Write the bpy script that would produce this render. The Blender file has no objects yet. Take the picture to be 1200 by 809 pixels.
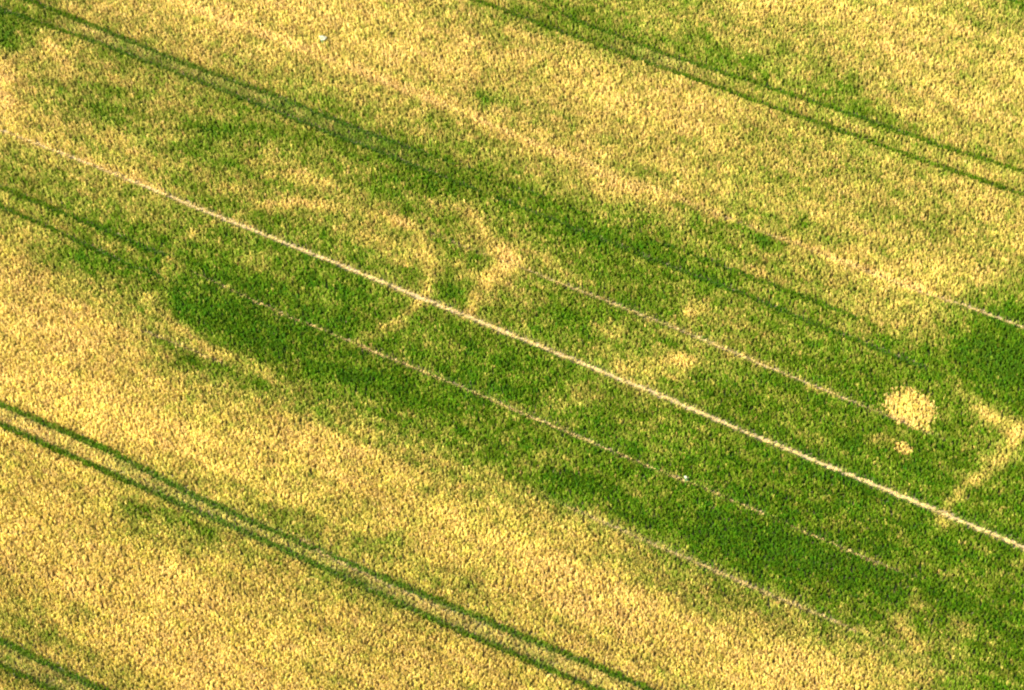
import bpy, math, random
import numpy as np

rng = np.random.default_rng(7)
random.seed(7)
S = bpy.context.scene
COL = S.collection

# ------------------------------------------------------------------ camera
H = 180.0                                  # height of the aircraft above the field, metres
TILT = math.radians(52.0)                  # camera looks this far below the horizon
FPX = 2734.5                               # focal length for a 1200 px wide frame
cam_d = bpy.data.cameras.new('camera')
cam_d.sensor_width = 36.0
cam_d.lens = 36.0 * FPX / 1200.0
cam_d.clip_start = 1.0
cam_d.clip_end = 12000.0
cam = bpy.data.objects.new('camera', cam_d)
cam.location = (0, 0, H)
cam.rotation_euler = (math.radians(90) - TILT, 0, 0)
COL.objects.link(cam)
S.camera = cam

# ------------------------------------------------------------------ sky and sun
SUN_EL = math.radians(38.0)
SUN_AZ = math.radians(248.0)               # compass bearing the light comes from (0 = +Y, 90 = +X)
w = bpy.data.worlds.new('World'); S.world = w; w.use_nodes = True
nt = w.node_tree; nt.nodes.clear()
sky = nt.nodes.new('ShaderNodeTexSky'); sky.sky_type = 'NISHITA'; sky.sun_disc = False
sky.sun_elevation = SUN_EL; sky.sun_rotation = SUN_AZ
bg = nt.nodes.new('ShaderNodeBackground'); bg.inputs['Strength'].default_value = 0.09
wo = nt.nodes.new('ShaderNodeOutputWorld')
nt.links.new(sky.outputs[0], bg.inputs[0]); nt.links.new(bg.outputs[0], wo.inputs[0])
sun_d = bpy.data.lights.new('sun', 'SUN'); sun_d.energy = 5.0; sun_d.angle = math.radians(0.5)
sun_d.color = (1.0, 0.955, 0.87)
sun = bpy.data.objects.new('sun', sun_d); COL.objects.link(sun)
sun.rotation_euler = (math.radians(90) - SUN_EL, 0, -SUN_AZ + math.pi)
vs = S.view_settings
vs.view_transform = 'Standard'; vs.look = 'None'; vs.gamma = 1.0; vs.exposure = 1.72
vs.use_curve_mapping = False
S.cycles.filter_width = 2.1       # soft long lens
S.cycles.max_bounces = 5; S.cycles.diffuse_bounces = 3; S.cycles.transmission_bounces = 3

# ------------------------------------------------------------------ field survey helpers
CT, ST = math.cos(TILT), math.sin(TILT)
def ground(px, py):
    """survey sheet coordinate -> metres on the ground"""
    x = np.asarray(px, float) - 600.0; u = 404.5 - np.asarray(py, float)
    Y = FPX*CT + u*ST; Z = FPX*ST - u*CT
    return H*x/Z, H*Y/Z
def sheet(X, Y):
    """metres on the ground -> survey sheet coordinate"""
    d = Y*CT + H*ST
    up = (Y*ST - H*CT)/d*FPX
    return X/d*FPX + 600.0, 404.5 - up
ROW = math.radians(62.6)                   # bearing of the drill rows' normal
NX, NY = math.cos(ROW), math.sin(ROW)
def uv(X, Y): return X*NY - Y*NX, X*NX + Y*NY      # along the rows, across the rows

def lattice(n, seed):
    return np.random.default_rng(seed).random((n, n))
def vnoise(a, b, seed):
    n = 256; g = lattice(n, seed)
    ia = np.floor(a).astype(int); ib = np.floor(b).astype(int)
    fa = a-ia; fb = b-ib
    fa = fa*fa*(3-2*fa); fb = fb*fb*(3-2*fb)
    i0, i1, j0, j1 = ia % n, (ia+1) % n, ib % n, (ib+1) % n
    return (g[i0, j0]*(1-fa)*(1-fb)+g[i1, j0]*fa*(1-fb)+g[i0, j1]*(1-fa)*fb+g[i1, j1]*fa*fb)*2-1
def fbm(u, v, su, sv, seed, octs=3, gain=.55):
    r = 0; a = 1; t = 0
    for k in range(octs):
        r = r + a*vnoise(u/su*2**k+17.3*k, v/sv*2**k+5.1*k, seed+k); t += a*a; a *= gain
    return r/math.sqrt(t)

# how unripe the crop stands, 0 = ripe gold, 9 = deep green (survey squares of 50 units)
SURVEY = """
653322222234455552332335
234543322222323455542243
256445655335332223455322
443366567654333334444444
554356545776543334434433
356666655554776665544443
246687677453577774443224
112489878575676646754368
111456787777766455677789
111134466877766577677768
321111212456677777687775
222443322234577778788777
112443443312225788877777
211113345432112478898776
331111222334321123467777
333101122222322421113457
"""
G = np.array([[int(c) for c in r] for r in SURVEY.split()], float)/9.0
Gp = np.pad(G, 4, mode='edge')
def survey(px, py):
    a = np.clip(py/50.0-.5+4, 0, Gp.shape[0]-1.001); b = np.clip(px/50.0-.5+4, 0, Gp.shape[1]-1.001)
    i = a.astype(int); j = b.astype(int); fa = a-i; fb = b-j
    return Gp[i, j]*(1-fa)*(1-fb)+Gp[i+1, j]*fa*(1-fb)+Gp[i, j+1]*(1-fa)*fb+Gp[i+1, j+1]*fa*fb

def seg_dist(px, py, pts, attr=None):
    """distance to a polyline, and the value interpolated along it"""
    best = np.full(px.shape, 1e9); val = np.zeros(px.shape); side = np.zeros(px.shape)
    for k in range(len(pts)-1):
        ax, ay = pts[k][:2]; bx, by = pts[k+1][:2]
        dx, dy = bx-ax, by-ay; L = dx*dx+dy*dy
        t = np.clip(((px-ax)*dx+(py-ay)*dy)/L, 0, 1)
        d = np.hypot(px-ax-t*dx, py-ay-t*dy)
        m = d < best
        best = np.where(m, d, best)
        if attr is not None: val = np.where(m, attr[k]*(1-t)+attr[k+1]*t, val)
    return best, val

# crop marks finer than the survey squares: points, half width, change of unripeness
STROKES = [
 # the large ring and what hangs on it
 ([(200,306),(225,283),(258,262),(304,247),(340,243)], 5, -.24),
 ([(340,243),(375,246),(433,252),(467,266)], 6, -.29),
 ([(467,266),(496,287),(505,318),(501,342)], 8, -.22),
 ([(501,342),(490,358)], 5, -.32), ([(490,358),(473,380),(450,393),(417,407)], 6, -.26),
 ([(417,407),(383,418),(345,432)], 7, -.14),
 ([(200,306),(194,330),(198,350)], 6, -.18),
 ([(175,350),(204,382),(233,406),(275,428),(317,440)], 10, -.30),
 ([(205,338),(225,372),(250,395),(290,412),(330,420)], 11, .14),
 ([(365,438),(400,445),(435,450)], 9, .20),
 ([(485,238),(525,246),(558,260),(579,287),(600,312)], 7, -.30),
 ([(600,312),(570,337),(555,364)], 10, -.32),
 ([(600,312),(632,310),(690,340)], 8, -.22),
 ([(528,284),(560,305)], 11, .22), ([(514,340),(545,350)], 10, .24),
 ([(435,285),(470,305)], 14, -.14),
 ([(230,205),(262,222),(300,235)], 9, -.18), ([(300,200),(340,208),(390,228)], 8, -.16),
 ([(730,437),(765,436),(798,428)], 12, -.34), ([(798,428),(866,430)], 12, -.16),
 ([(650,484),(690,466)], 10, -.18), ([(700,390),(726,396)], 8, -.24),
 ([(630,540),(670,524)], 9, -.16),
 ([(1113,447),(1157,497)], 7, -.22), ([(1150,490),(1188,509),(1200,505)], 8, -.34),
 ([(1192,514),(1175,541),(1144,566)], 8, -.36), ([(1144,566),(1122,576)], 8, -.34),
 ([(1122,584),(1100,604),(1098,616)], 7, -.42),
 ([(1068,702),(1056,735),(1075,760)], 10, -.34), ([(1118,735),(1130,745)], 9, -.28),
 ([(560,145),(680,195),(790,238),(900,277),(1000,316),(1110,354)], 5, -.28),
 ([(170,-6),(300,42),(470,105),(560,145)], 5, -.24),
 ([(-20,145),(0,154),(90,188),(185,225)], 4, -.18),
 ([(60,60),(75,80)], 10, -.25), ([(0,85),(10,120)], 16, -.2), ([(85,15),(110,25)], 10, -.2),
 ([(0,50),(12,55)], 12, .45), ([(0,22),(40,32)], 9, .2),
 ([(120,135),(150,142)], 11, .25), ([(250,160),(300,160)], 12, .18),
 ([(65,75),(120,72)], 8, .12), ([(130,65),(150,70)], 8, .12),
 ([(180,180),(250,175)], 10, .12),
 ([(563,120),(572,124)], 4, .38), ([(860,270),(900,290)], 9, .18), ([(897,291),(914,295)], 5, .34), ([(942,261),(950,266)], 5, .28),
 ([(600,20),(690,48),(760,78)], 12, .12), ([(840,70),(872,80),(908,92)], 10, .14), ([(660,20),(740,50),(830,66)], 9, .10),
 ([(985,105),(1010,120)], 9, .16), ([(960,120),(1060,160)], 10, .10),
 ([(187,404),(229,429)], 8, .20), ([(229,429),(300,452)], 9, .14),
 ([(80,302),(130,318)], 9, .16), ([(300,600),(390,612)], 12, .06), ([(420,645),(470,636)], 10, .13),
 ([(530,695),(580,680)], 10, .12), ([(640,560),(700,590),(760,618)], 11, .16),
 ([(825,610),(900,640),(980,665),(1040,700)], 15, .12),
 ([(1085,700),(1140,722),(1200,752)], 12, .12), ([(1150,408),(1200,440),(1200,470)], 18, .14),
 ([(20,735),(70,750)], 8, .10), ([(140,590),(190,605)], 9, .14), ([(210,610),(330,665),(400,692)], 8, .08),
 ([(860,815),(900,790)], 6, .0),
 ([(720,200),(760,215)], 9, .14), ([(800,245),(826,252)], 7, .24),
 ([(470,205),(530,222)], 12, .12), ([(640,265),(760,300),(850,330)], 14, .08),
 ([(806,371),(812,374)], 5, -.42), ([(950,456),(978,464)], 5, -.3), ([(1030,516),(1042,520)], 6, -.28),
]
# lines of the field: survey sheet points with a strength
def LN(*p): return [(a, b) for a, b, c in p], [c for a, b, c in p]
PALE = {
 'main': (LN((-90,118,0),(0,154,.5),(100,192,.6),(180,224,.85),(230,245,.95),(350,293,1),(560,378,1),(780,468,1),(870,507,.95),(1000,560,1),(1180,635,.9),(1290,682,.8)), .56),
 'sec':  (LN((470,262,0),(540,290,.45),(580,305,.2),(660,335,.7),(800,390,.85),(900,432,.75),(970,461,.55),(1040,490,.4),(1120,523,.05)), .44),
 'far':  (LN((180,0,0),(300,43,.2),(600,160,.22),(900,277,.3),(1080,345,.45),(1130,360,.65),(1200,386,.85),(1290,420,.8)), .52),
 'low':  (LN((140,380,0),(180,395,.3),(235,417,.35),(280,437,0),(450,505,0),(600,568,0),(660,594,.35),(790,650,.7),(870,685,.6),(950,718,.6),(1010,745,.2),(1110,790,.15)), .50),
 'cen':  (LN((200,310,0),(260,337,.45),(330,370,.35),(425,408,.5),(440,415,.75),(540,455,.6),(680,515,.65),(760,549,.45),(830,576,.4),(930,620,.25),(1000,650,.4),(1080,684,.1)), .42),
 'mid':  (LN((330,620,0),(360,637,.3),(385,655,.55),(430,676,.5),(520,716,.2),(620,762,.1),(720,806,0)), .5),
}
TRACK = {
 'E1': LN((520,-32,.7),(560,-18,.7),(633,7,.65),(680,28,.7),(777,65,.8),(877,97,.9),(987,133,.8),(1100,173,.8),(1200,204,.75),(1290,235,.7)),
 'E0': LN((470,-28,.9),(550,0,.9),(687,50,.95),(800,90,1),(960,147,1),(1100,197,1),(1200,231,1),(1290,262,1)),
 'F0': LN((1120,-22,.9),(1180,1,.9),(1290,40,.9)),
 'Z1': LN((-60,-32,.9),(25,-1,.9),(130,40,.95),(200,70,.9),(330,117,.95),(440,161,.85),(520,190,.36),(700,258,.22),(860,320,.3),(890,331,.6),(967,360,.7),(1020,382,.2),(1090,410,.2)),
 'Z0': LN((-90,-24,.9),(0,12,.95),(100,47,.95),(200,84,.95),(350,143,.95),(440,178,.85),(600,242,.32),(800,320,.4),(883,352,.8),(973,389,.85),(1040,416,.8),(1085,434,.3)),
 'A1': LN((-90,186,.9),(0,221,.9),(100,262,.75),(180,296,.6),(220,312,.1)),
 'A0': LN((-90,206,.9),(0,243,.95),(80,279,.8),(150,312,.6),(190,328,.3),(230,345,0)),
 'B1': LN((-90,436,.95),(0,475,.95),(130,531,.95),(240,589,.95),(400,658,.85),(540,717,.95),(760,809,.95),(860,852,.9)),
 'B0': LN((-90,460,1),(0,499,1),(140,561,1),(280,622,1),(400,677,.9),(500,724,1),(690,806,1),(800,853,1)),
 'C1': LN((-90,711,.9),(0,752,.9),(115,808,.9),(200,848,.9)),
 'C0': LN((-90,737,1),(0,781,1),(60,809,1),(150,850,1)),
}
def line_world(ln):
    (pts, st) = ln
    X, Y = ground([p[0] for p in pts], [p[1] for p in pts])
    return list(zip(X.tolist(), Y.tolist())), st
PALE_W = {k: (line_world(v[0]), v[1]) for k, v in PALE.items()}
TRACK_W = {k: line_world(v) for k, v in TRACK.items()}

def unripe(X, Y):
    u, v = uv(X, Y)
    # patches wander a little, mostly along the drill rows
    wx = fbm(u, v, 5, 2.5, 11)*1.5; wy = fbm(u, v, 5, 2.5, 31)*.8
    Xw = X + wx*NY + wy*NX; Yw = Y - wx*NX + wy*NY
    px, py = sheet(Xw, Yw)
    g = 0
    for du, wt in ((-4.2, .14), (-2.1, .22), (0, .28), (2.1, .22), (4.2, .14)):   # the drill rows draw the patches out lengthways
        qx, qy = sheet(Xw+du*NY, Yw-du*NX); g = g + wt*survey(qx, qy)
    out = np.clip(np.maximum.reduce([-px, px-1200, -py, py-809])/60, 0, 1)
    g = g + out*fbm(u, v, 22, 8, 71)*.3
    qx, qy = sheet(X + wx*.3, Y + wy*.3)
    for pts, r, dv in STROKES:
        d, _ = seg_dist(qx, qy, pts)
        g = g + dv*np.exp(-(d/r)**2*.8)
    g = g + fbm(u, v, 9, 2.6, 91)*.06 + fbm(u, v, 2.2, 1.0, 131)*.075 + fbm(u, v, 38, 1.5, 151, 3)*.065 + fbm(u, v, 16, .32, 171, 2)*.03
    return g, u, v

# ------------------------------------------------------------------ materials
def mat(name):
    m = bpy.data.materials.new(name); m.use_nodes = True
    t = m.node_tree; t.nodes.clear()
    return m, t, lambda k: t.nodes.new(k)
def crop_material():
    m, t, N = mat('cereal_straw_and_leaf')
    def A(name, typ='INSTANCER'):
        n = N('ShaderNodeAttribute'); n.attribute_type = typ; n.attribute_name = name; return n.outputs['Fac']
    def M(op, a, b=None, c=None):
        n = N('ShaderNodeMath'); n.operation = op
        for i, q in enumerate((a, b, c)):
            if q is None: continue
            if isinstance(q, (int, float)): n.inputs[i].default_value = q
            else: t.links.new(q, n.inputs[i])
        return n.outputs[0]
    grn, tone, rnd = A('grn'), A('tone'), A('rnd', 'GEOMETRY')
    # ripeness of one stem: the clump's own value with a spread
    f = M('ADD', grn, M('MULTIPLY', M('SUBTRACT', rnd, .5), .34))
    r = N('ShaderNodeValToRGB'); t.links.new(f, r.inputs[0])
    cr = r.color_ramp; cr.interpolation = 'LINEAR'
    stops = [(0.0, (.80, .61, .215)), (.17, (.73, .555, .150)), (.36, (.51, .425, .095)), (.55, (.285, .305, .044)),
             (.76, (.150, .242, .012)), (1.0, (.056, .146, .004))]
    cr.elements[0].position = stops[0][0]; cr.elements[0].color = (*stops[0][1], 1)
    cr.elements[1].position = stops[-1][0]; cr.elements[1].color = (*stops[-1][1], 1)
    for p, c in stops[1:-1]:
        e = cr.elements.new(p); e.color = (*c, 1)
    # straw tint drifts from yellow to pinkish brown from clump to clump
    hs = N('ShaderNodeHueSaturation')
    t.links.new(r.outputs[0], hs.inputs['Color'])
    t.links.new(M('ADD', M('MULTIPLY', tone, .035), .4825), hs.inputs['Hue'])
    t.links.new(M('ADD', M('MULTIPLY', tone, .50), .74), hs.inputs['Value'])
    t.links.new(M('ADD', M('MULTIPLY', A('pale'), -.40), 1.05), hs.inputs['Saturation'])
    pb = N('ShaderNodeBsdfPrincipled'); t.links.new(hs.outputs[0], pb.inputs['Base Color'])
    pb.inputs['Roughness'].default_value = .62; pb.inputs['Specular IOR Level'].default_value = .25
    tr = N('ShaderNodeBsdfTranslucent'); t.links.new(hs.outputs[0], tr.inputs[0])
    mx = N('ShaderNodeMixShader'); mx.inputs[0].default_value = .28
    t.links.new(pb.outputs[0], mx.inputs[1]); t.links.new(tr.outputs[0], mx.inputs[2])
    o = N('ShaderNodeOutputMaterial'); t.links.new(mx.outputs[0], o.inputs[0])
    return m
def soil_material(name, c0, c1, sc):
    m, t, N = mat(name)
    tc = N('ShaderNodeTexCoord'); n1 = N('ShaderNodeTexNoise'); n1.inputs['Scale'].default_value = sc; n1.inputs['Detail'].default_value = 8
    t.links.new(tc.outputs['Object'], n1.inputs['Vector'])
    r = N('ShaderNodeValToRGB'); t.links.new(n1.outputs[0], r.inputs[0])
    r.color_ramp.elements[0].position = .35; r.color_ramp.elements[0].color = (*c0, 1)
    r.color_ramp.elements[1].position = .65; r.color_ramp.elements[1].color = (*c1, 1)
    pb = N('ShaderNodeBsdfPrincipled'); pb.inputs['Roughness'].default_value = .95
    t.links.new(r.outputs[0], pb.inputs['Base Color'])
    bp = N('ShaderNodeBump'); bp.inputs['Strength'].default_value = .6; bp.inputs['Distance'].default_value = .05
    t.links.new(n1.outputs[0], bp.inputs['Height']); t.links.new(bp.outputs[0], pb.inputs['Normal'])
    o = N('ShaderNodeOutputMaterial'); t.links.new(pb.outputs[0], o.inputs[0])
    return m
CROP = crop_material()
SOIL = soil_material('soil_between_stems', (.10, .075, .035), (.22, .165, .075), 1.7)
PALEM = soil_material('dry_pale_soil_and_straw', (.22, .155, .065), (.38, .285, .13), 3.0)
PALED = soil_material('dull_dusty_soil', (.12, .088, .03), (.22, .16, .065), 3.0)
RUT = soil_material('damp_rut', (.045, .065, .012), (.09, .10, .025), 2.5)

def tag(o, label, cat, kind=None, group=None):
    o['label'] = label; o['category'] = cat
    if kind: o['kind'] = kind
    if group: o['group'] = group
    return o
def mesh_obj(name, verts, faces, m):
    me = bpy.data.meshes.new(name); me.from_pydata(verts, [], faces); me.update()
    me.materials.append(m)
    o = bpy.data.objects.new(name, me); COL.objects.link(o); return o

# ------------------------------------------------------------------ the ground and the lines laid on it
gd = mesh_obj('ground', [(-5000, -3000, 0), (5000, -3000, 0), (5000, 7000, 0), (-5000, 7000, 0)], [(0, 1, 2, 3)], SOIL)
tag(gd, 'bare brown soil under the whole cereal field', 'ground', 'structure')

def ribbon(name, ln, half, z, m, wob, smin=0.0):
    """a strip of ground following a line of the field, its edges a little uneven"""
    pts, st = ln
    P = np.array(pts); d = np.hypot(*np.diff(P, axis=0).T); s = np.concatenate([[0], np.cumsum(d)])
    q = np.arange(0, s[-1], .35)
    X = np.interp(q, s, P[:, 0]); Y = np.interp(q, s, P[:, 1]); W = np.interp(q, s, st)
    V, F = [], []
    prev = False
    for i in range(len(q)):
        if W[i] <= smin: prev = False; continue
        h = half*(1+wob*random.uniform(-1, 1))
        V += [(X[i]+NX*h, Y[i]+NY*h, z), (X[i]-NX*h*(1+wob*random.uniform(-.5, .5)), Y[i]-NY*h, z)]
        if prev:
            k = len(V); F.append((k-4, k-3, k-1, k-2))
        prev = True
    return mesh_obj(name, V, F, m)
PL = {
 'main': ('bare_strip', 'long bright beige bare line running diagonally through the middle of the green crop'),
 'sec': ('bare_strip', 'thinner beige line in the green crop above the brightest line, ending at the round golden patch'),
 'far': ('bare_strip', 'short beige line at the right edge above the darkest green crop'),
 'low': ('bare_strip', 'faint beige line where golden crop meets the green at lower right'),
 'cen': ('bare_strip', 'broken dull beige line in the green crop just below the brightest line'),
 'mid': ('bare_strip', 'pale worn streak between the two dark wheel tracks at lower left'),
}
for k, (nm, lab) in PL.items():
    o = ribbon(nm, PALE_W[k][0], PALE_W[k][1]*.60, .008, PALEM if k in ('main', 'far', 'sec') else PALED, .18, .02)
    tag(o, lab, 'bare line', 'structure', 'bare lines through the crop')
TL = {
 'E1': 'upper dark green wheel track of the pair crossing the upper right corner',
 'E0': 'lower dark green wheel track of the pair crossing the upper right corner',
 'F0': 'dark wheel track just entering the extreme upper right corner',
 'Z1': 'upper wheel track of the pair starting in the upper left corner',
 'Z0': 'lower wheel track of the pair starting in the upper left corner',
 'A1': 'upper wheel track of the pair at the left edge just below the bright beige line',
 'A0': 'lower wheel track of the pair at the left edge just below the bright beige line',
 'B1': 'upper wheel track of the long pair through the golden crop at lower left',
 'B0': 'lower, darker wheel track of the long pair through the golden crop at lower left',
 'C1': 'upper wheel track of the short pair in the lower left corner',
 'C0': 'lower wheel track of the short pair in the lower left corner',
}
for k, lab in TL.items():
    o = ribbon('wheel_track', TRACK_W[k], .25, .004, RUT, .1, .02)
    tag(o, lab, 'wheel track', 'structure', 'wheel tracks in the crop')

# ------------------------------------------------------------------ clumps of cereal, modelled once
LIB = bpy.data.collections.new('cereal_clumps')
def clump(i, n, spread, h0, wide):
    r = random.Random(100+i)
    V, F, R = [], [], []
    for k in range(n):
        a = r.uniform(0, 2*math.pi); d = spread*math.sqrt(r.random())
        x, y = d*math.cos(a), d*math.sin(a)
        h = h0*r.uniform(.72, 1.0); fa = r.uniform(0, math.pi)
        cx, cy = math.cos(fa), math.sin(fa)
        la = r.uniform(0, 2*math.pi); lean = r.uniform(.02, .17)*h
        lx, ly = lean*math.cos(la), lean*math.sin(la)
        wd = wide*r.uniform(.7, 1.3)
        c = r.random()
        prof = [(0, .55), (.55, .8), (.86, 1.0), (1.0, .25)]
        b = len(V)
        for t, ww in prof:
            q = t*t
            px, py, pz = x+lx*q, y+ly*q, h*(t-.10*t**3)
            V += [(px-cx*wd*ww*.5, py-cy*wd*ww*.5, pz), (px+cx*wd*ww*.5, py+cy*wd*ww*.5, pz)]
            R += [c, c]
        for s in range(3):
            j = b+2*s; F.append((j, j+1, j+3, j+2))
    me = bpy.data.meshes.new('cereal_clump'); me.from_pydata(V, [], F); me.update()
    at = me.attributes.new('rnd', 'FLOAT', 'POINT'); at.data.foreach_set('value', np.array(R, 'f'))
    me.materials.append(CROP)
    o = bpy.data.objects.new('cereal_clump', me); LIB.objects.link(o)
for i in range(8): clump(i, 22, .095, .78, .033)

def grow(name, X, Y, sx, sz, tilt, grn, tone, pale, label, cat='crop'):
    n = len(X)
    me = bpy.data.meshes.new(name); me.vertices.add(n)
    co = np.zeros((n, 3), 'f'); co[:, 0] = X; co[:, 1] = Y
    me.vertices.foreach_set('co', co.ravel())
    def fa(nm, arr):
        a = me.attributes.new(nm, 'FLOAT', 'POINT'); a.data.foreach_set('value', arr.astype('f'))
    def va(nm, arr):
        a = me.attributes.new(nm, 'FLOAT_VECTOR', 'POINT'); a.data.foreach_set('vector', arr.astype('f').ravel())
    fa('grn', grn); fa('tone', tone); fa('pale', pale)
    # each clump is spun about its own stem, then laid over by the wind (tilt = metres of lean per metre of height)
    a = rng.random(n)*6.283; tx, ty = tilt[:, 0], tilt[:, 1]
    th = np.hypot(tx, ty)+1e-6; c, s_ = np.cos(th), np.sin(th); kx, ky = -ty/th, tx/th
    T = np.zeros((n, 3, 3)); C1 = 1-c
    T[:, 0, 0] = c+kx*kx*C1; T[:, 0, 1] = kx*ky*C1; T[:, 0, 2] = ky*s_
    T[:, 1, 0] = kx*ky*C1; T[:, 1, 1] = c+ky*ky*C1; T[:, 1, 2] = -kx*s_
    T[:, 2, 0] = -ky*s_; T[:, 2, 1] = kx*s_; T[:, 2, 2] = c
    Z = np.zeros((n, 3, 3)); Z[:, 0, 0] = np.cos(a); Z[:, 0, 1] = -np.sin(a); Z[:, 1, 0] = np.sin(a); Z[:, 1, 1] = np.cos(a); Z[:, 2, 2] = 1
    R = T @ Z
    va('rot', np.stack([np.arctan2(R[:, 2, 1], R[:, 2, 2]), -np.arcsin(np.clip(R[:, 2, 0], -1, 1)), np.arctan2(R[:, 1, 0], R[:, 0, 0])], 1))
    va('scl', np.stack([sx, sx, sz], 1))
    me.materials.append(CROP)
    o = bpy.data.objects.new(name, me); COL.objects.link(o)
    ng = bpy.data.node_groups.new('sow', 'GeometryNodeTree')
    ng.interface.new_socket('Geometry', in_out='INPUT', socket_type='NodeSocketGeometry')
    ng.interface.new_socket('Geometry', in_out='OUTPUT', socket_type='NodeSocketGeometry')
    N = ng.nodes.new; Lk = ng.links.new
    gi, go = N('NodeGroupInput'), N('NodeGroupOutput')
    ip = N('GeometryNodeInstanceOnPoints'); ci = N('GeometryNodeCollectionInfo')
    ci.inputs['Collection'].default_value = LIB; ci.inputs['Separate Children'].default_value = True
    ip.inputs['Pick Instance'].default_value = True
    def na(nm, typ):
        a = N('GeometryNodeInputNamedAttribute'); a.data_type = typ; a.inputs['Name'].default_value = nm
        return a.outputs['Attribute']
    e2r = N('FunctionNodeEulerToRotation')
    Lk(na('rot', 'FLOAT_VECTOR'), e2r.inputs[0])
    Lk(gi.outputs[0], ip.inputs['Points']); Lk(ci.outputs[0], ip.inputs['Instance'])
    Lk(e2r.outputs[0], ip.inputs['Rotation']); Lk(na('scl', 'FLOAT_VECTOR'), ip.inputs['Scale'])
    Lk(ip.outputs[0], go.inputs[0])
    md = o.modifiers.new('sow', 'NODES'); md.node_group = ng
    return tag(o, label, cat, 'stuff')

# ------------------------------------------------------------------ sowing
STEP = .225
x0, x1 = -76.0, 76.0; y0, y1 = 86.0, 206.0
su = np.arange(-200, 120, STEP*1.05); sv = np.arange(20, 260, STEP*.95)
UU, VV = np.meshgrid(su, sv)
UU = UU.ravel() + rng.uniform(-.5, .5, UU.size)*STEP*1.0
VV = VV.ravel() + rng.uniform(-.42, .42, VV.size)*STEP
X = UU*NY + VV*NX; Y = -UU*NX + VV*NY
px, py = sheet(X, Y)
MARG = 230
keep = (px > -MARG) & (px < 1200+MARG) & (py > -MARG) & (py < 809+MARG)
X, Y, px, py = X[keep], Y[keep], px[keep], py[keep]
g, u, v = unripe(X, Y)
region = g.copy()

tone = np.clip(.5+.22*fbm(u, v, 1.2, .8, 201)+rng.normal(0, .18, X.size) - .16*np.clip((Y-128)/45, 0, 1) + .10*fbm(u, v, 14, 5, 281, 2), 0, 1)
hgt = .82 + .10*fbm(u, v, 1.0, .7, 221, 2) + rng.normal(0, 1, X.size)*(.10+.055*np.clip((Y-115)/60, 0, 1))
pale = np.zeros(X.size)
grn = g + rng.normal(0, .065, X.size) + (.07+.12*np.clip(1.5*g, 0, 1))*fbm(u, v, 1.0, .7, 241, 2)
# stray ripe plants stand among the green
grn = np.where((rng.random(X.size) < .09*np.clip(g*2-.4, 0, 1)), grn-.24, grn)

# round ripe patches with crisp edges
e = np.radians(20)
def disc(cx, cy, rx, ry, wob=.10):
    dx, dy = px-cx, py-cy
    a = (dx*math.cos(e)+dy*math.sin(e))/rx; b = (-dx*math.sin(e)+dy*math.cos(e))/ry
    return np.hypot(a, b) + wob*fbm(u, v, 1.3, 1.3, 261, 2)
big = disc(1066, 483, 31, 23)+rng.normal(0, .08, X.size) < 1
small = disc(1060, 530, 11, 7)+rng.normal(0, .12, X.size) < 1
for m_ in (big, small):
    grn = np.where(m_, .10+rng.normal(0, .10, X.size), grn); hgt = np.where(m_, hgt*.92, hgt)

# bare lines and wheel tracks open the crop
alive = np.ones(X.size, bool); stub = np.full(X.size, -1); track_id = np.full(X.size, -1)
for kk, (k, (ln, wd)) in enumerate(PALE_W.items()):
    d, s = seg_dist(X, Y, ln[0], ln[1])
    brk = s + .30*fbm(u, v, 2.6, 1.0, 300+kk, 2)*(1-s*.8)
    on = (s > .03) & (brk > (.38 if k in ('main', 'far') else .18))
    ww = wd*.5*np.clip(.55+.5*s+.22*fbm(u, v, .9, .9, 340+kk, 2), 0, 1.3)
    hit = ((d < ww) & on & (rng.random(X.size) < {'main': .93, 'far': .93, 'sec': .90, 'cen': .9, 'low': .9, 'mid': .7}[k]))
    alive &= ~hit; stub = np.where(hit, kk, stub)
    fringe = np.exp(-(d/(wd*.72))**2)*np.clip(s, 0, 1)*(s > .03)
    grn = grn - fringe*.38*np.clip(grn+.2, 0, 1); pale = np.maximum(pale, fringe*.30); hgt = hgt*(1-fringe*.30)
trk = np.zeros(X.size)
for k, (ln, wd) in PALE_W.items():
    d, s = seg_dist(X, Y, ln[0], ln[1]); trk = np.maximum(trk, .8*np.exp(-(d/.65)**4)*np.clip(s*1.4, 0, 1))
for kk, (k, ln) in enumerate(TRACK_W.items()):
    d, s = seg_dist(X, Y, ln[0], ln[1])
    brk = s + .16*fbm(u, v, 1.6, 1.0, 400+kk, 2)
    on = (d < .29+.06*np.clip(region*2-.8, 0, 1)) & (s > .03) & (brk > .28)
    track_id = np.where(on, kk, track_id)
    hgt = np.where(on, hgt*(1-.48*np.clip(region*1.9-.5, 0, 1)), hgt)
    near = np.exp(-(d/.42)**2)*s*(~on)
    trk = np.maximum(trk, np.exp(-(d/.75)**4)*s)
    grn = grn + near*.22*(1-np.clip(grn, 0, 1)); hgt = hgt*(1-.12*near)
ont = track_id >= 0
hgt = np.where(ont, hgt, hgt*(1-.30*trk))
# between the paired wheel tracks the crop is thinner and duller
for a_, b_ in (('B1', 'B0'), ('E1', 'E0'), ('Z1', 'Z0'), ('C1', 'C0')):
    d1, s1 = seg_dist(X, Y, TRACK_W[a_][0], TRACK_W[a_][1]); d2, s2 = seg_dist(X, Y, TRACK_W[b_][0], TRACK_W[b_][1])
    m_ = np.clip((2.3-(d1+d2))/.3, 0, 1)*np.minimum(s1, s2)
    grn = grn + m_*.06*(1-np.clip(grn*1.3, 0, 1)); pale = np.maximum(pale, m_*.12); hgt = hgt*(1-.13*m_)

sx = rng.uniform(.8, 1.25, X.size)
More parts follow.
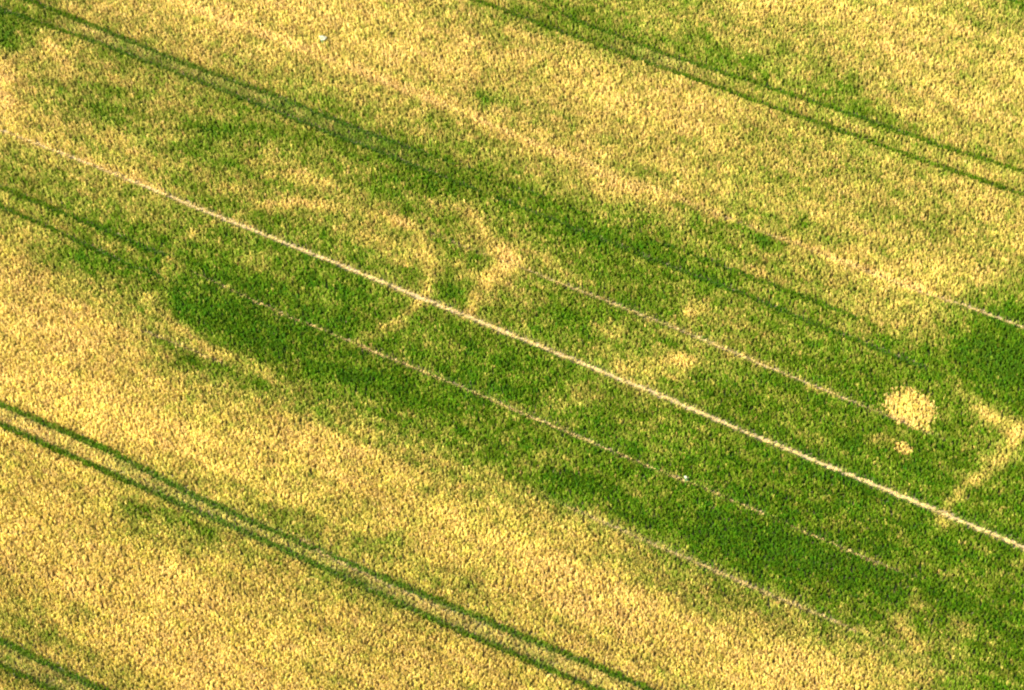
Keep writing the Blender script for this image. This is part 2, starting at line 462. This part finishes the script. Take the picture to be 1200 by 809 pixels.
# the wind has laid the far side of the field over more than the near side
far = np.clip((Y-115)/60, 0, 1)
lean = np.stack([-.03-.22*far*np.clip(.6-X/60, 0, 1.3)+rng.normal(0, .075, X.size)+.07*fbm(u, v, 3, 2, 501, 2),
                 .24+.30*far+rng.normal(.0, .13, X.size)+.10*fbm(u, v, 3, 2, 521, 2)], 1)
lean[:, 1] *= (1-.75*trk)                # stems beside a wheel track stand upright
hgt = hgt*(1+.25*far*(1-trk))
hgt = np.clip(hgt, .2, 1.4)

def sow(mask, name, label, hs=1.0, gadd=0.0, gset=None, xs=1.0):
    m = mask & alive
    gg = grn[m]+gadd if gset is None else np.maximum(gset, region[m]+.30)+rng.normal(0, .10, m.sum())
    return grow(name, X[m], Y[m], sx[m]*xs, hgt[m]*hs, lean[m], np.clip(gg, 0, 1), tone[m], np.clip(pale[m], 0, 1), label)
patch = big | small
main_green = (region > .47)
sow(~ont & ~patch & main_green, 'green_crop', 'green unripe cereal crop in a broad diagonal belt across the middle of the field')
sow(~ont & ~patch & ~main_green, 'golden_crop', 'golden ripe cereal crop covering the upper right and lower left of the field')
sow(big & ~ont, 'round_ripe_patch', 'large round golden patch standing in green crop at the right')
sow(small & ~ont, 'small_ripe_patch', 'small golden patch just below the large round golden patch')
WN = {'E': ('E1', 'E0', 'low dark green growth in the wheel tracks at upper right'),
      'F': ('F0', 'F0', 'low green growth in the wheel track at the extreme upper right corner'),
      'Z': ('Z1', 'Z0', 'low green growth in the wheel tracks that start at the upper left corner'),
      'A': ('A1', 'A0', 'low green growth in the wheel tracks at the left edge below the bright line'),
      'B': ('B1', 'B0', 'low dark green growth in the long pair of wheel tracks at lower left'),
      'C': ('C1', 'C0', 'low green growth in the short pair of wheel tracks in the lower left corner')}
keys = list(TRACK_W)
for k, (a_, b_, lab) in WN.items():
    m = (track_id == keys.index(a_)) | (track_id == keys.index(b_))
    sow(m, 'track_regrowth', lab, hs=.86, gset=.80)
# short dry straw that survives in the bare lines
pk = list(PALE_W)
for names, lab, hs_, dens, dull in ((('main',), 'short dry straw scattered along the brightest bare line through the middle', .30, .75, 0),
                        (('sec',), 'short dry straw along the thinner line that ends at the round golden patch', .42, .95, .16),
                        (('cen', 'mid'), 'short dull straw along the broken line just below the brightest line', .50, .95, .14),
                        (('low', 'far'), 'short dry straw along the faint line at lower right and the short line at the right edge', .42, .95, .16)):
    m = np.isin(stub, [pk.index(q) for q in names]) & (rng.random(X.size) < dens)
    grow('dry_straw', X[m], Y[m], sx[m]*1.1, hgt[m]*hs_, lean[m], np.clip(.06+dull+rng.normal(0, .10, m.sum()), 0, 1), np.clip(tone[m]+.1-1.3*dull, 0, 1), np.full(m.sum(), .25), lab, 'straw')
print('clumps', int(alive.sum()))

# ------------------------------------------------------------------ pale flowering weed, and a pale speck shaped like one
LEAFM = soil_material('weed_leaf', (.06, .13, .03), (.11, .2, .05), 20)
FLM = soil_material('weed_flower', (.30, .29, .17), (.42, .41, .27), 20)
def weed(cx, cy, size, nst, label):
    r = random.Random(int(cx*7))
    X0, Y0 = ground(cx, cy)
    root = bpy.data.objects.new('flowering_weed', None); root.location = (float(X0), float(Y0), 0); COL.objects.link(root)
    tag(root, label, 'weed', group='flowering weeds in the crop')
    for i in range(nst):
        a = i*2.4; d = size*math.sqrt((i+.5)/nst)
        bx, by = d*.35*math.cos(a), d*.35*math.sin(a); tx, ty = d*math.cos(a), d*math.sin(a)
        h = r.uniform(.80, .98)
        V, F = [], []
        for k in range(5):
            t = k/4; rad = .014*(1-.5*t); x = bx+(tx-bx)*t*t; y = by+(ty-by)*t*t
            for q in range(5):
                V.append((x+rad*math.cos(q*1.2566), y+rad*math.sin(q*1.2566), h*t))
        for k in range(4):
            for q in range(5):
                F.append((k*5+q, k*5+(q+1) % 5, k*5+5+(q+1) % 5, k*5+5+q))
        st = mesh_obj('stem', V, F, LEAFM); st.parent = root
        V, F = [(tx, ty, h+.035)], []                       # umbel: a shallow lumpy dome
        R = r.uniform(.09, .14)
        for ring in (1, 2, 3):
            for q in range(12):
                rr = R*ring/3*(1+.18*r.uniform(-1, 1)); z = h+.035-.045*(ring/3)**2+r.uniform(-.008, .008)
                V.append((tx+rr*math.cos(q*math.pi/6), ty+rr*math.sin(q*math.pi/6), z))
        for q in range(12): F.append((0, 1+q, 1+(q+1) % 12))
        for ring in (0, 1):
            for q in range(12):
                F.append((1+ring*12+q, 13+ring*12+q, 13+ring*12+(q+1) % 12, 1+ring*12+(q+1) % 12))
        k0 = len(V); V.append((tx, ty, h-.03))
        for q in range(12): F.append((k0, 25+(q+1) % 12, 25+q))
        fh = mesh_obj('flower_head', V, F, FLM); fh.parent = st
        for lv in range(2):
            a2 = r.uniform(0, 6.283); L = r.uniform(.2, .34); z0 = h*r.uniform(.3, .65); w_ = L*.22
            V = []
            for k in range(5):
                t = k/4; ww = w_*math.sin(math.pi*(.12+.88*t)) if k < 4 else .002
                px_, py_ = bx+L*t*math.cos(a2), by+L*t*math.sin(a2); z = z0+.16*t-.22*t*t
                V += [(px_-ww*math.sin(a2), py_+ww*math.cos(a2), z), (px_+ww*math.sin(a2), py_-ww*math.cos(a2), z)]
            lf = mesh_obj('leaf', V, [(2*k, 2*k+1, 2*k+3, 2*k+2) for k in range(4)], LEAFM); lf.parent = root
weed(379, 51, .36, 11, 'creamy white flowering weed clump alone in the golden crop near the top, left of centre')
weed(803, 565, .08, 3, 'small whitish speck shaped as a flowering weed on the dull line in the green crop below the bright line')  # pale stone-like speck, given the shape of a small weed
